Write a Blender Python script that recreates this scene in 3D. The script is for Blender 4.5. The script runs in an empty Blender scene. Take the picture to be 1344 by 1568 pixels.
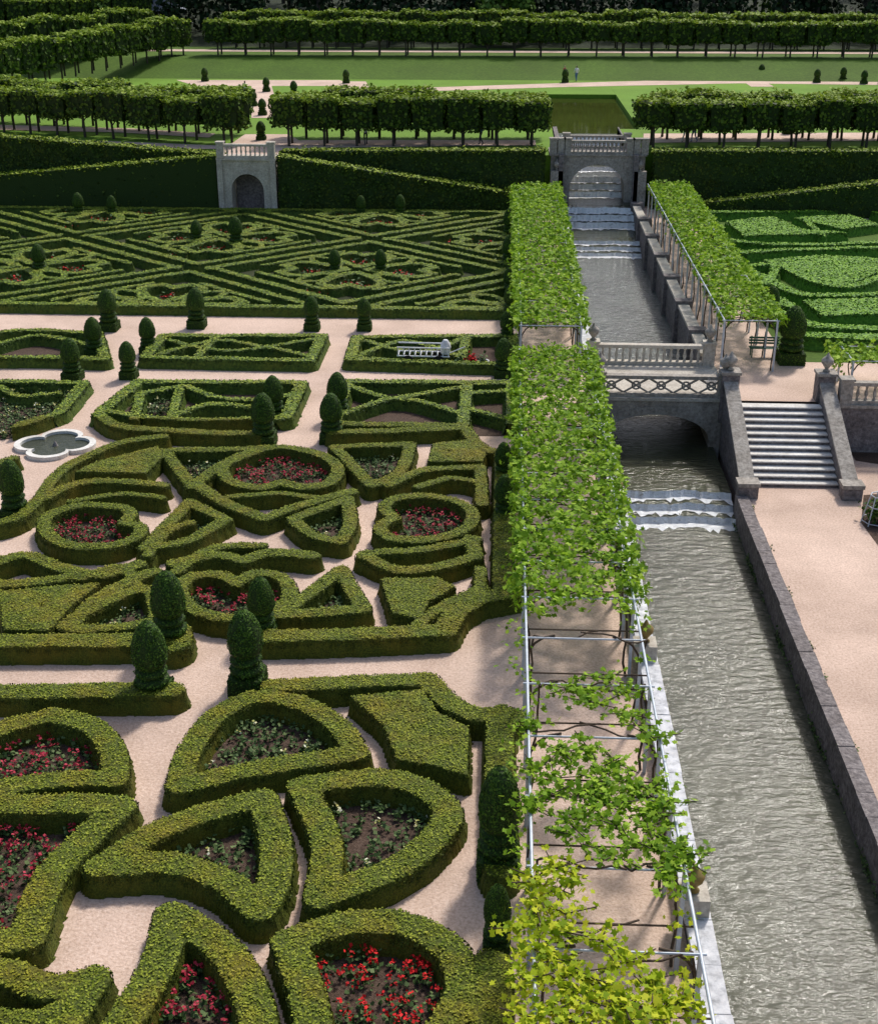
import bpy, math, numpy as np
from mathutils import Vector
rng=np.random.default_rng(7)
FP=2000.; HC=18.0
PITCH=math.atan2(879.,2000.); YAW=math.radians(2.83)
sp,cp=math.sin(PITCH),math.cos(PITCH); sy,cy=math.sin(YAW),math.cos(YAW)
Rv=np.array([cy,sy,0.]); Fv=np.array([-sy*cp,cy*cp,-sp]); Uv=np.array([-sy*sp,cy*sp,cp])
def G(u,v,z=0.):
    "survey reading -> point on the level plane z"
    d=Rv*((u-672)/FP)-Uv*((v-784)/FP)+Fv
    t=(z-HC)/d[2]
    return np.array([d[0]*t,d[1]*t,z])
def topz(P,v):
    D=-sy*P[0]+cy*P[1]
    return HC-D*math.tan(PITCH+math.atan((v-784)/FP))
def nz(x,y,s=1.0,ph=0.):
    return (np.sin(x*1.7*s+ph+1.3*np.sin(y*1.1*s))+np.sin(y*2.3*s+ph*2+1.7*np.sin(x*.9*s+2))+np.sin((x+y)*3.1*s+1)*.5)/2.5

# ---------------- materials
def newmat(name):
    m=bpy.data.materials.new(name); m.use_nodes=True
    nt=m.node_tree; b=nt.nodes['Principled BSDF']; return m,nt,b
def N(nt,t,**k):
    n=nt.nodes.new(t)
    for a,v in k.items(): setattr(n,a,v)
    return n
def noise(nt,scale,detail=3,vec=None,rough=.55):
    n=N(nt,'ShaderNodeTexNoise'); n.inputs['Scale'].default_value=scale; n.inputs['Detail'].default_value=detail; n.inputs['Roughness'].default_value=rough
    if vec is None:
        g=N(nt,'ShaderNodeNewGeometry'); vec=g.outputs['Position']
    nt.links.new(vec,n.inputs['Vector']); return n.outputs['Fac']
def ramp(nt,fac,stops):
    r=N(nt,'ShaderNodeValToRGB'); e=r.color_ramp.elements
    while len(e)<len(stops): e.new(.5)
    for i,(p,c) in enumerate(stops):
        e[i].position=p; e[i].color=(*c,1)
    nt.links.new(fac,r.inputs['Fac']); return r.outputs['Color']
def mix(nt,fac,a,b,mode='MIX'):
    m=N(nt,'ShaderNodeMix',data_type='RGBA',blend_type=mode)
    for sock,v in ((m.inputs[0],fac),(m.inputs[6],a),(m.inputs[7],b)):
        if isinstance(v,(int,float)): sock.default_value=v
        elif isinstance(v,tuple): sock.default_value=(*v,1)
        else: nt.links.new(v,sock)
    return m.outputs[2]
def bump(nt,b,fac,strength,dist):
    n=N(nt,'ShaderNodeBump'); n.inputs['Strength'].default_value=strength; n.inputs['Distance'].default_value=dist
    nt.links.new(fac,n.inputs['Height']); nt.links.new(n.outputs['Normal'],b.inputs['Normal'])
def foliage(name,dark,mid,light,patch=None,trans=0.,core=False,fine=14,patch2=None):
    m,nt,b=newmat(name)
    if core: f=noise(nt,fine,4)
    else:
        g=N(nt,'ShaderNodeNewGeometry'); f=g.outputs['Random Per Island']
    c=ramp(nt,f,[(.1 if not core else .3,dark),(.5,mid),(.95 if not core else .7,light)])
    if patch:
        pf=ramp(nt,noise(nt,.7,4,rough=.65),[(.46,(0,0,0)),(.68,(1,1,1))])
        c=mix(nt,pf,c,mix(nt,.55,c,patch))
    if patch2:
        pf=ramp(nt,noise(nt,1.9,4,rough=.7),[(.5,(0,0,0)),(.66,(1,1,1))])
        c=mix(nt,pf,c,mix(nt,.5,c,patch2))
    nt.links.new(c,b.inputs['Base Color'])
    b.inputs['Roughness'].default_value=.65; b.inputs['Specular IOR Level'].default_value=.15
    if core: bump(nt,b,f,.8,.05)
    elif trans>0:
        t=N(nt,'ShaderNodeBsdfTranslucent'); nt.links.new(c,t.inputs['Color'])
        mx=N(nt,'ShaderNodeMixShader'); mx.inputs[0].default_value=trans
        nt.links.new(b.outputs[0],mx.inputs[1]); nt.links.new(t.outputs[0],mx.inputs[2])
        nt.links.new(mx.outputs[0],nt.nodes['Material Output'].inputs['Surface'])
    return m
def rocky(name,a,bc,c3,s1=.6,s2=25,bs=.3,bd=.02,rough=.9):
    m,nt,b=newmat(name)
    c=ramp(nt,noise(nt,s2,4,rough=.7),[(.3,a),(.5,bc),(.7,c3)])
    l=ramp(nt,noise(nt,s1,5,rough=.6),[(.3,(.76,.74,.72)),(.7,(1.1,1.1,1.1))])
    c=mix(nt,1.,c,l,'MULTIPLY')
    nt.links.new(c,b.inputs['Base Color']); b.inputs['Roughness'].default_value=rough; b.inputs['Specular IOR Level'].default_value=.2
    bump(nt,b,noise(nt,s2*1.5,3),bs,bd); return m
def plain(name,c,rough=.5,metal=0.):
    m,nt,b=newmat(name)
    cc=ramp(nt,noise(nt,6,3),[(.3,tuple(x*.8 for x in c)),(.7,tuple(min(1,x*1.1) for x in c))])
    nt.links.new(cc,b.inputs['Base Color']); b.inputs['Roughness'].default_value=rough; b.inputs['Metallic'].default_value=metal; return m

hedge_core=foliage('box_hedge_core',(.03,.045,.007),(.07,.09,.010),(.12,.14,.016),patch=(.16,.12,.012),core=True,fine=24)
hedge_top=foliage('box_hedge_lit_top',(.10,.135,.010),(.19,.235,.016),(.31,.35,.035),patch=(.34,.25,.018),patch2=(.08,.14,.014))  # lighter copy for hedge tops; light from above put into the leaf colour
hedge_side=foliage('box_hedge_shaded_side',(.022,.036,.006),(.05,.07,.009),(.11,.135,.014),patch=(.10,.08,.012))  # same box leaf painted darker so the sides look shaded
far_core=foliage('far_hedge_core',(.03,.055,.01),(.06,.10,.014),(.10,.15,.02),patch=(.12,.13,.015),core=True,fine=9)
far_top=foliage('far_hedge_lit_top',(.13,.20,.018),(.23,.31,.03),(.34,.42,.05),patch=(.34,.33,.035),patch2=(.12,.20,.02))  # far hedge tops painted brighter, as if catching the sun
far_side=foliage('far_hedge_shaded_side',(.018,.035,.007),(.038,.07,.012),(.07,.115,.018))  # shade of the far hedge sides put into this darker green
yew_core=foliage('yew_core',(.012,.026,.007),(.025,.05,.01),(.045,.075,.014),core=True,fine=20)
yew_leaf=foliage('yew_leaf',(.022,.055,.008),(.05,.11,.012),(.10,.18,.02))
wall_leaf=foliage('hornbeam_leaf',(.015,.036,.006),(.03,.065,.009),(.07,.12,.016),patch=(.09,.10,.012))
wall_top=foliage('hornbeam_lit_top',(.12,.18,.012),(.22,.30,.02),(.33,.40,.03))  # paler leaf for tops and upper edges; their brightness is painted light
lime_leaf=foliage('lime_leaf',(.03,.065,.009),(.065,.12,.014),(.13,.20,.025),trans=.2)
lime_top=foliage('lime_lit_top',(.13,.20,.015),(.22,.32,.025),(.33,.43,.04),trans=.2)  # crown tops get a lighter leaf, painting in the light they catch
vine_leaf=foliage('vine_leaf',(.11,.22,.010),(.23,.40,.018),(.40,.57,.05),trans=.35,patch2=(.12,.26,.012))
vine_yel=foliage('vine_yellow_leaf',(.22,.33,.01),(.42,.52,.018),(.62,.64,.04),trans=.35)
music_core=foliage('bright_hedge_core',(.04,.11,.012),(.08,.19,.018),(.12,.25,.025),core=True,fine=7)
music_leaf=foliage('bright_hedge_lit_top',(.11,.24,.015),(.18,.37,.022),(.28,.48,.035))  # top leaf of the right-hand garden, coloured as the lit face
music_side=foliage('bright_hedge_shaded_side',(.03,.08,.01),(.06,.13,.015),(.10,.2,.02))  # darker twin of the top leaf; side shade carried in the colour
forest_leaf=foliage('forest_leaf',(.008,.022,.008),(.018,.04,.014),(.045,.08,.026))
forest_lite=foliage('forest_light_leaf',(.04,.09,.012),(.08,.15,.02),(.14,.22,.03))
bedleaf=foliage('bedding_leaf',(.03,.065,.014),(.07,.12,.035),(.14,.19,.07))
redfl=foliage('red_petals',(.30,.006,.008),(.55,.012,.014),(.72,.025,.025))
pinkfl=foliage('crimson_petals',(.15,.005,.014),(.30,.012,.03),(.48,.05,.08))
yelfl=foliage('pale_petals',(.35,.36,.08),(.55,.5,.2),(.7,.7,.55))
soil=rocky('soil',(.05,.032,.022),(.09,.058,.042),(.14,.10,.075),1.5,18,.8,.05)
fsoil=rocky('far_bed_soil',(.014,.026,.008),(.03,.04,.012),(.05,.045,.02),.5,9,.6,.05)
ffloor=rocky('forest_floor',(.008,.016,.005),(.016,.028,.008),(.03,.045,.014),.3,2,.6,.1)
gravel=rocky('pink_gravel',(.46,.325,.25),(.63,.47,.375),(.76,.60,.50),.35,13,.6,.03)
lawn=rocky('lawn',(.10,.20,.014),(.135,.26,.02),(.17,.31,.03),.15,5,.6,.05)
bank=rocky('grass_bank',(.05,.105,.008),(.07,.135,.011),(.095,.17,.016),.12,3,.6,.05)
stone=rocky('pale_stone',(.36,.32,.27),(.52,.48,.41),(.66,.62,.54),1.2,9,.5,.02)
dstone=rocky('weathered_stone',(.10,.09,.09),(.20,.178,.175),(.32,.29,.28),1.4,6,.9,.06)
tread=rocky('stair_tread',(.55,.53,.48),(.72,.70,.65),(.82,.8,.76),1.2,9,.4,.02)
white=rocky('whitish_coping',(.36,.37,.39),(.62,.63,.66),(.80,.80,.81),1.8,5,.4,.02)
metal=plain('painted_rail',(.50,.55,.60),.4,.1)
wood=rocky('vine_wood',(.05,.035,.025),(.09,.065,.045),(.13,.1,.07),2,20,.6,.01)
bark=rocky('bark',(.04,.035,.025),(.07,.06,.045),(.1,.09,.07),2,12,.8,.02)
bstone=rocky('bridge_stone',(.20,.185,.16),(.35,.32,.28),(.5,.46,.40),1.6,7,.6,.03)
darkm=plain('dark_recess',(.03,.028,.025),.9)
slate=plain('slate',(.20,.25,.33),.6)
ochre=plain('ochre_metal',(.25,.18,.05),.5,.3)
gpaint=plain('green_paint',(.05,.14,.08),.5)
wpaint=plain('white_paint',(.78,.78,.78),.4)
skinm=plain('skin',(.5,.32,.24),.6); hairm=plain('hair',(.06,.04,.03),.7)
blue=plain('blue_cloth',(.08,.16,.35),.8); wcl=plain('white_cloth',(.7,.7,.7),.8); dkc=plain('dark_cloth',(.04,.04,.06),.8); redc=plain('red_cloth',(.4,.05,.05),.8)
def watermat(name,base,foam=0.,sc=2.2,st=.5,rough=.1,dist=.13,spec=.5):
    m,nt,b=newmat(name)
    g=N(nt,'ShaderNodeNewGeometry'); mp=N(nt,'ShaderNodeMapping'); nt.links.new(g.outputs['Position'],mp.inputs['Vector'])
    mp.inputs['Scale'].default_value=(.75,1.9,1.); mp.inputs['Rotation'].default_value=(0,0,math.radians(20))
    a=noise(nt,sc,5,mp.outputs[0],.58)
    big=noise(nt,.22,3,rough=.6)
    c=ramp(nt,big,[(.35,tuple(x*.8 for x in base)),(.65,tuple(x*1.15 for x in base))])
    if foam>0:
        f=noise(nt,5,4,mp.outputs[0],.7)
        ff=ramp(nt,f,[(.55-foam*.35,(0,0,0)),(.72-foam*.3,(1,1,1))])
        c=mix(nt,ff,c,(.82,.84,.84))
    nt.links.new(c,b.inputs['Base Color']); b.inputs['Roughness'].default_value=rough; b.inputs['IOR'].default_value=1.33; b.inputs['Specular IOR Level'].default_value=spec
    bump(nt,b,a,st,dist); return m
wat=watermat('canal_water',(.085,.088,.060),sc=2.1,st=.75)
watdark=watermat('upstream_water',(.05,.055,.03),sc=2.6,st=.6)
watup=watermat('rippled_water',(.12,.13,.115),sc=2.4,st=.9)
watpond=watermat('pond_water',(.055,.07,.014),sc=.8,st=.03,rough=.04,spec=.22)
foamm=watermat('foaming_water',(.2,.2,.18),foam=.9,sc=5,st=.8)

# ---------------- mesh accumulators
class Acc:
    def __init__(s): s.p=[]; s.n=0
    def add(s,V,F,mi=0,smooth=False):
        V=np.asarray(V,float); F=np.asarray(F,int)
        if F.ndim==1: F=F[None]
        s.p.append((V,F+s.n,mi,smooth)); s.n+=len(V)
    def hex(s,c,mi=0):
        s.add(c,[[0,3,2,1],[4,5,6,7],[0,1,5,4],[1,2,6,5],[2,3,7,6],[3,0,4,7]],mi)
    def box(s,x0,x1,y0,y1,z0,z1,mi=0):
        s.hex([(x0,y0,z0),(x1,y0,z0),(x1,y1,z0),(x0,y1,z0),(x0,y0,z1),(x1,y0,z1),(x1,y1,z1),(x0,y1,z1)],mi)
    def beam(s,p,q,w,h,mi=0):
        p=np.array(p,float);q=np.array(q,float);d=q-p;n=np.array([-d[1],d[0],0]);L=np.linalg.norm(n)
        n=n/L*w/2 if L>1e-6 else np.array([w/2,0,0]); u=np.array([0,0,h])
        s.hex([p-n,q-n,q+n,p+n,p-n+u,q-n+u,q+n+u,p+n+u],mi)
    def tube(s,p,q,r,mi=0,n=6,r2=None):
        p=np.array(p,float);q=np.array(q,float);d=q-p;d/=np.linalg.norm(d)+1e-9
        a=np.cross(d,[0,0,1.]); 
        if np.linalg.norm(a)<.1:a=np.cross(d,[1.,0,0])
        a/=np.linalg.norm(a);b=np.cross(d,a);t=np.arange(n)*2*np.pi/n
        c=np.cos(t)[:,None]*a+np.sin(t)[:,None]*b; r2=r if r2 is None else r2
        V=np.vstack([p+c*r,q+c*r2]); i=np.arange(n);j=(i+1)%n
        s.add(V,np.stack([i,j,j+n,i+n],1),mi,True); s.add(V[n:],[np.arange(n)],mi)
    def lathe(s,c,prof,n=12,mi=0,jit=0,seed=0):
        c=np.array(c,float);t=(np.arange(n)+.5)*2*np.pi/n;V=[]
        for r,z in prof:
            V.append(np.stack([c[0]+r*np.cos(t),c[1]+r*np.sin(t),np.full(n,c[2]+z)],1))
        V=np.vstack(V); 
        if jit: V=V+np.random.default_rng(seed).normal(0,jit,V.shape)
        i=np.arange(n);j=(i+1)%n;F=[]
        for k in range(len(prof)-1): F.append(np.stack([k*n+i,k*n+j,(k+1)*n+j,(k+1)*n+i],1))
        s.add(V,np.vstack(F),mi,True); s.add(V[-n:],[np.arange(n)],mi)
    def leaves(s,C,Nn,size,mi=0,tpl=None,tilt=.6):
        C=np.asarray(C,float);n=len(C)
        if n==0:return
        Nn=np.broadcast_to(np.asarray(Nn,float),C.shape)+rng.normal(0,tilt,C.shape)
        Nn=Nn/(np.linalg.norm(Nn,axis=1,keepdims=True)+1e-9)
        a=np.cross(Nn,rng.normal(0,1,C.shape));a/=np.linalg.norm(a,axis=1,keepdims=True)+1e-9
        b=np.cross(Nn,a)
        if tpl is None: tpl=[(-.42,-.45),(.42,-.45),(.35,.45),(-.35,.5)]
        tpl=np.array(tpl);k=len(tpl)
        sz=size*rng.uniform(.65,1.3,n)
        V=C[:,None,:]+(a[:,None,:]*tpl[None,:,0,None]+b[:,None,:]*tpl[None,:,1,None])*sz[:,None,None]
        s.add(V.reshape(-1,3),np.arange(n*k).reshape(n,k),mi)
    def build(s,name,mats,parent=None,loc=None):
        me=bpy.data.meshes.new(name)
        V=np.vstack([p[0] for p in s.p])
        ls=[];tot=[];mi=[];sm=[]
        for _,F,m,q in s.p:
            ls.append(F.ravel());tot.append(np.full(len(F),F.shape[1]));mi.append(np.full(len(F),m));sm.append(np.full(len(F),q))
        ls=np.concatenate(ls);tot=np.concatenate(tot);st=np.concatenate([[0],np.cumsum(tot)[:-1]])
        me.vertices.add(len(V));me.vertices.foreach_set('co',V.astype(np.float32).ravel())
        me.loops.add(len(ls));me.loops.foreach_set('vertex_index',ls.astype(np.int32))
        me.polygons.add(len(tot));me.polygons.foreach_set('loop_start',st.astype(np.int32));me.polygons.foreach_set('loop_total',tot.astype(np.int32))
        for m in mats: me.materials.append(m)
        me.polygons.foreach_set('material_index',np.concatenate(mi).astype(np.int32))
        me.polygons.foreach_set('use_smooth',np.concatenate(sm))
        me.update(calc_edges=True); me.validate()
        o=bpy.data.objects.new(name,me);bpy.context.scene.collection.objects.link(o)
        if parent:o.parent=parent
        return o
def leafy_hex(A,c8,dens,size,core=0,leaf=1,top=None,jit=.07,topmul=1.,fringe=.35):
    c=np.array(c8,float);A.hex(c,core)
    top=leaf if top is None else top
    for k,(a,b,d,e) in enumerate([(4,5,6,7),(0,1,5,4),(1,2,6,5),(2,3,7,6),(3,0,4,7)]):
        P=c[[a,b,d,e]];nn=np.cross(P[1]-P[0],P[3]-P[0]);ar=np.linalg.norm(nn);
        if ar<1e-6: continue
        n=int(ar*dens*(topmul if k==0 else 1));u=rng.random((n,1));v=rng.random((n,1))
        X=(1-u)*(1-v)*P[0]+u*(1-v)*P[1]+u*v*P[2]+(1-u)*v*P[3]
        nn=nn/ar
        X=X+nn*(rng.uniform(-.3,1,(n,1))*jit+ (nz(X[:,0:1],X[:,2:3]+X[:,1:2],1.6)*jit*.8))
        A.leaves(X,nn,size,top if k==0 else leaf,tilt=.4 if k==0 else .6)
        if k==0: pass
        elif top!=leaf:
            m=int(np.linalg.norm(P[2]-P[3])*dens*fringe); u=rng.random((m,1))
            A.leaves(P[3]*(1-u)+P[2]*u+rng.normal(0,.1,(m,3))-[0,0,.05],(0,0,1),size,top)
def wallhex(p,q,th,z0,z1a,z1b=None):
    z1b=z1a if z1b is None else z1b
    p=np.array(p[:2],float);q=np.array(q[:2],float);d=q-p;n=np.array([-d[1],d[0]])/np.linalg.norm(d)*th
    P=[p,q,q+n,p+n]; return [(*x,z0) for x in P]+[(*P[0],z1a),(*P[1],z1b),(*P[2],z1b),(*P[3],z1a)]

# ---------------- polyline smoothing
def smooth(pts,closed,n=7):
    P=[np.array(p[:2],float) for p in pts];C=[len(p)>2 and p[2]==1 for p in pts];L=len(P);out=[]
    rngi=range(L if closed else L-1)
    for i in rngi:
        p1,p2=P[i],P[(i+1)%L]
        p0=P[i-1] if (closed or i>0) and not C[i] else p1
        p3=P[(i+2)%L] if (closed or i+2<L) and not C[(i+1)%L] else p2
        for t in np.arange(n)/n:
            out.append(.5*((2*p1)+(-p0+p2)*t+(2*p0-5*p1+4*p2-p3)*t*t+(-p0+3*p1-3*p2+p3)*t**3))
    if not closed: out.append(P[-1])
    return np.array(out)
def inside(x,y,poly):
    r=np.zeros(np.broadcast(x,y).shape,bool);n=len(poly)
    for i in range(n):
        x0,y0=poly[i];x1,y1=poly[(i+1)%n]
        if y0==y1: continue
        r^=((y0>y)!=(y1>y))&(x<(x1-x0)*(y-y0)/(y1-y0)+x0)
    return r
class Hedge:
    def __init__(s,x0,x1,y0,y1,cell):
        s.xs=np.arange(x0,x1,cell);s.ys=np.arange(y0,y1,cell);s.c=cell
        s.D=np.full((len(s.xs),len(s.ys)),-9.)
    def win(s,a,b,c,d):
        i0=max(0,int((a-s.xs[0])/s.c)-1);i1=min(len(s.xs),int((b-s.xs[0])/s.c)+2)
        j0=max(0,int((c-s.ys[0])/s.c)-1);j1=min(len(s.ys),int((d-s.ys[0])/s.c)+2)
        return (i0,i1,j0,j1) if i1>i0 and j1>j0 else None
    def strip(s,P,w,closed=False):
        n=len(P);R=w/2+.35
        for i in range(n if closed else n-1):
            a,b=P[i],P[(i+1)%n]
            W=s.win(min(a[0],b[0])-R,max(a[0],b[0])+R,min(a[1],b[1])-R,max(a[1],b[1])+R)
            if not W:continue
            i0,i1,j0,j1=W;X=s.xs[i0:i1,None];Y=s.ys[None,j0:j1];d=b-a;L=d@d+1e-12
            t=np.clip(((X-a[0])*d[0]+(Y-a[1])*d[1])/L,0,1)
            dd=w/2-np.hypot(X-a[0]-t*d[0],Y-a[1]-t*d[1])
            s.D[i0:i1,j0:j1]=np.maximum(s.D[i0:i1,j0:j1],dd)
    def fill(s,P):
        W=s.win(P[:,0].min(),P[:,0].max(),P[:,1].min(),P[:,1].max())
        if not W:return
        s.strip(P,.12,True)
        i0,i1,j0,j1=W;X=s.xs[i0:i1,None]+0*s.ys[None,j0:j1];Y=s.ys[None,j0:j1]+0*X
        m=inside(X,Y,P); dm=np.full(X.shape,9.)
        for i in range(len(P)):
            a,b=P[i],P[(i+1)%len(P)];d=b-a;L=d@d+1e-12
            t=np.clip(((X-a[0])*d[0]+(Y-a[1])*d[1])/L,0,1);dm=np.minimum(dm,np.hypot(X-a[0]-t*d[0],Y-a[1]-t*d[1]))
        s.D[i0:i1,j0:j1]=np.where(m,np.maximum(s.D[i0:i1,j0:j1],dm),s.D[i0:i1,j0:j1])
    def build(s,name,H,mats,dens,size,z0=0.,sidemul=.8,rag=1.):
        X=s.xs[:,None]+0*s.ys[None];Y=s.ys[None]+0*X;e=s.c*1.2
        D=s.D+.018*rag*nz(X,Y,5)+.012*rag*nz(X,Y,1.7,2)+rng.normal(0,.006,X.shape)
        Z=np.clip((D+e)/e,0,1)
        Hh=H+.028*nz(X,Y,1.1)+.012*nz(X,Y,4,1)+rng.normal(0,.007,X.shape)-.03*np.exp(-np.maximum(D,0)/.04)
        Zf=Z*Hh
        on=Z>0;cell=on[:-1,:-1]|on[1:,:-1]|on[:-1,1:]|on[1:,1:]
        I=np.arange(X.size).reshape(X.shape)
        ii,jj=np.nonzero(cell);F=np.stack([I[ii,jj],I[ii+1,jj],I[ii+1,jj+1],I[ii,jj+1]],1)
        u,inv=np.unique(F.ravel(),return_inverse=True)
        V=np.stack([X.ravel()[u],Y.ravel()[u],z0+Zf.ravel()[u]-(Zf.ravel()[u]<=0)*.02],1)
        A=Acc();A.add(V,inv.reshape(-1,4),0)
        gi,gj=np.nonzero(s.D>.015);n=int(len(gi)*s.c**2*dens);k=rng.integers(0,len(gi),n)
        C=np.stack([X[gi[k],gj[k]],Y[gi[k],gj[k]],z0+Hh[gi[k],gj[k]]+rng.uniform(-.003,.028,n)],1)
        C[:,:2]+=rng.uniform(-.5,.5,(n,2))*s.c
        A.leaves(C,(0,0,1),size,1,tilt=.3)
        gx,gy=np.gradient(s.D,s.c);bi,bj=np.nonzero((s.D>-s.c*.7)&(s.D<s.c*.7))
        n=int(len(bi)*s.c*H*dens*sidemul);k=rng.integers(0,len(bi),n);g=np.stack([-gx[bi[k],bj[k]],-gy[bi[k],bj[k]],np.zeros(n)+.15],1)
        C=np.stack([X[bi[k],bj[k]],Y[bi[k],bj[k]],z0+rng.uniform(.04,H-.02,n)],1)
        off=(s.D[bi[k],bj[k]]+.02)[:,None]; C[:,:2]+=g[:,:2]*off
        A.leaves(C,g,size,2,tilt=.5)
        return A.build(name,mats)
def W2(pts,z): return [(*G(p[0],p[1],z)[:2],*(p[2:])) for p in pts]

near=Hedge(-19,2.2,15,48.6,.06); far=Hedge(-46,2.4,48.6,93.2,.085)
BEDS=[]
def S(pts,w,closed=False,bed=None,z=.5):
    P=smooth(W2(pts,z),closed); w=w*.84
    near.strip(P,w,closed);far.strip(P,w,closed)
    if bed: BEDS.append((P,bed))
def Fp(pts,z=.5):
    P=smooth(W2([(p[0],p[1],1) for p in pts],z),True,3);near.fill(P);far.fill(P)
c=1
# near parterre
S([(-90,1060),(262,1056)],.85)
S([(418,1050),(540,1044),(655,1040,c),(690,1076),(725,1094,c),(786,1096)],.78)
S([(765,1100,c),(765,1330)],.8)
Fp([(540,1068),(645,1058),(668,1092),(714,1114),(712,1186),(665,1172),(610,1162),(590,1110)])
S([(274,1202,c),(290,1148),(330,1097),(390,1068),(460,1076),(515,1108),(546,1152,c),(400,1176)],.74,True,'pale')
S([(152,1326,c),(235,1275),(320,1243),(402,1222,c),(422,1290),(418,1355),(396,1392,c),(340,1346),(260,1322)],.82,True,'soil')
S([(462,1203,c),(560,1190),(630,1200),(682,1234),(674,1272),(620,1320),(550,1352),(490,1374,c),(500,1290)],.82,True,'soilpale')
S([(442,1440,c),(520,1415),(610,1414),(680,1445),(708,1490),(700,1540),(650,1610),(560,1650),(490,1620),(472,1530)],.82,True,'red')
S([(262,1400,c),(330,1442),(372,1495),(396,1570),(392,1680),(250,1700),(140,1650),(200,1550),(244,1470)],.84,True,'crimson')
S([(-80,1222,c),(-60,1150),(10,1112),(78,1094,c),(140,1112),(172,1150),(176,1192,c),(60,1196)],.78,True,'crimson')
S([(-90,1246),(60,1232),(184,1234,c),(126,1288),(72,1350),(42,1436,c),(-20,1440),(-90,1400)],.88,True,'crimson')
S([(-70,1480),(20,1492),(75,1512),(142,1498,c),(105,1560),(50,1660)],.8)
S([(-60,1545),(40,1560),(90,1545)],.5)
S([(752,1475),(752,1700)],.9)
# middle parterre boundary
S([(-90,982),(205,980)],.9)
S([(402,974),(560,970),(682,964,c),(700,935),(735,915,c),(790,906)],.85)
S([(770,905,c),(770,690)],.75)
S([(268,965),(268,985)],1.1)
S([(150,632),(200,655),(395,664)],.62)
S([(510,662),(712,655,c),(728,676),(752,690,c),(790,690)],.62)
S([(770,1090),(770,1120)],.7)
S([(0,800),(30,790),(60,762),(85,728),(118,705),(190,676),(250,668)],.55)
# hearts
S([(430,738,c),(395,746),(352,736),(342,714),(375,694),(432,685),(485,694),(516,714),(506,738),(468,746)],.58,True,'crimson')
S([(302,742),(345,770),(405,793,c),(455,775),(538,752)],.6)
S([(346,762),(430,754,c),(500,764)],.42)
S([(190,800,c),(200,785),(178,776),(120,774),(72,790),(72,815),(105,834),(165,836),(208,822),(214,806)],.56,True,'crimson')
S([(604,792,c),(588,776),(610,762),(660,760),(705,770),(724,790),(706,812),(655,826),(600,824),(582,808)],.56,True,'crimson')
S([(362,892,c),(335,880),(290,884),(276,905),(296,932),(350,946),(410,938),(444,912),(430,884),(392,878)],.58,True,'crimson')
Fp([(118,722),(150,706),(240,684),(246,700),(222,724)])
S([(70,762),(130,737),(250,742)],.55)
S([(110,768),(180,756),(248,762)],.4)
S([(-20,866),(40,850),(90,868),(150,880),(212,864)],.64)
S([(-30,894),(60,890),(140,878)],.6)
Fp([(0,905),(90,898),(150,894),(110,925),(72,965),(8,962)])
S([(108,955),(150,915),(196,890),(235,874)],.6)
S([(100,958),(230,952),(232,905,c),(200,905)],.56,True,'soil')
S([(222,838,c),(290,768,c),(345,796,c),(285,828)],.58,True,'soil')
S([(225,850),(255,815),(292,800)],.42)
S([(448,794,c),(532,764,c),(536,800),(522,828,c),(480,820)],.56,True,'soil')
S([(268,862),(330,850),(372,858,c),(410,846),(478,850)],.65)
S([(270,874),(330,838),(400,835)],.5)
S([(428,942,c),(522,872,c),(556,932,c)],.6,True,'soil')
Fp([(586,886),(668,886),(694,898),(655,920),(640,946),(602,938)])
S([(556,850),(610,872),(670,868),(728,850,c),(720,824)],.58)
S([(560,846),(640,842),(728,826)],.52)
S([(512,684,c),(628,680,c),(612,722),(568,742,c)],.56,True,'soil')
Fp([(664,680),(712,674),(742,694),(736,706),(658,706)])
S([(596,742),(650,720),(735,714,c),(738,770)],.54)
S([(640,745),(690,732),(732,738)],.45)
S([(252,690,c),(405,686,c),(340,712),(294,744,c)],.56,True,'soil')
S([(20,700),(-40,720)],.5)
S([(125,885),(185,868),(212,900)],.45)
S([(735,870),(735,905)],.45)
S([(640,955),(690,920),(740,900)],.46)
# cross block rows
S([(156,626,c),(212,582,c),(462,584,c),(438,636,c),(404,640)],.66)
S([(156,626,c),(260,640),(404,640)],.55)
S([(206,640),(215,600,c),(275,590,c),(262,640)],.48)
BEDS.append((np.array([p[:2] for p in W2([(200,635),(215,600),(272,592),(262,638)],0)]),'grey'))
S([(286,590),(330,606),(400,610),(455,600)],.48)
S([(268,634),(320,618),(400,622)],.48)
S([(530,582,c),(785,584,c),(785,646)],.66)
S([(530,582),(512,648,c),(700,652)],.6)
S([(530,588),(590,606),(640,612),(712,634)],.48)
S([(525,632),(590,610),(640,602),(712,590)],.48)
S([(715,586),(708,650)],.6)
S([(720,600),(780,596)],.5);S([(720,625),(780,640)],.5)
S([(-60,626),(-10,582,c),(128,584,c),(92,628,c),(20,652),(-60,656)],.62,True,'grey')
S([(0,590),(30,604),(90,600)],.4)
S([(-60,548),(-20,512),(40,504),(150,508,c),(160,548,c),(60,544)],.6)
S([(-20,530),(60,512),(150,530)],.45); S([(-30,545),(90,545)],.5)
S([(222,545,c),(250,512,c),(494,512,c),(474,550,c)],.62,True)
S([(245,540),(340,520),(480,545)],.46); S([(255,518),(350,535),(490,516)],.46)
S([(330,514),(300,546)],.5)
S([(536,548,c),(546,514,c),(786,512,c),(786,556,c)],.64,True)
S([(545,545),(620,520),(705,545)],.46);S([(550,518),(640,538),(705,518)],.46)
S([(714,512),(706,552)],.55)
PL=[[(222,545),(250,512),(494,512),(474,550)],[(536,548),(546,514),(786,512),(786,556)],[(156,626),(212,582),(462,584),(438,636)],[(530,582),(785,584),(785,650),(512,648)],[(-60,548),(-20,512),(150,508),(160,548)]]
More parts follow.
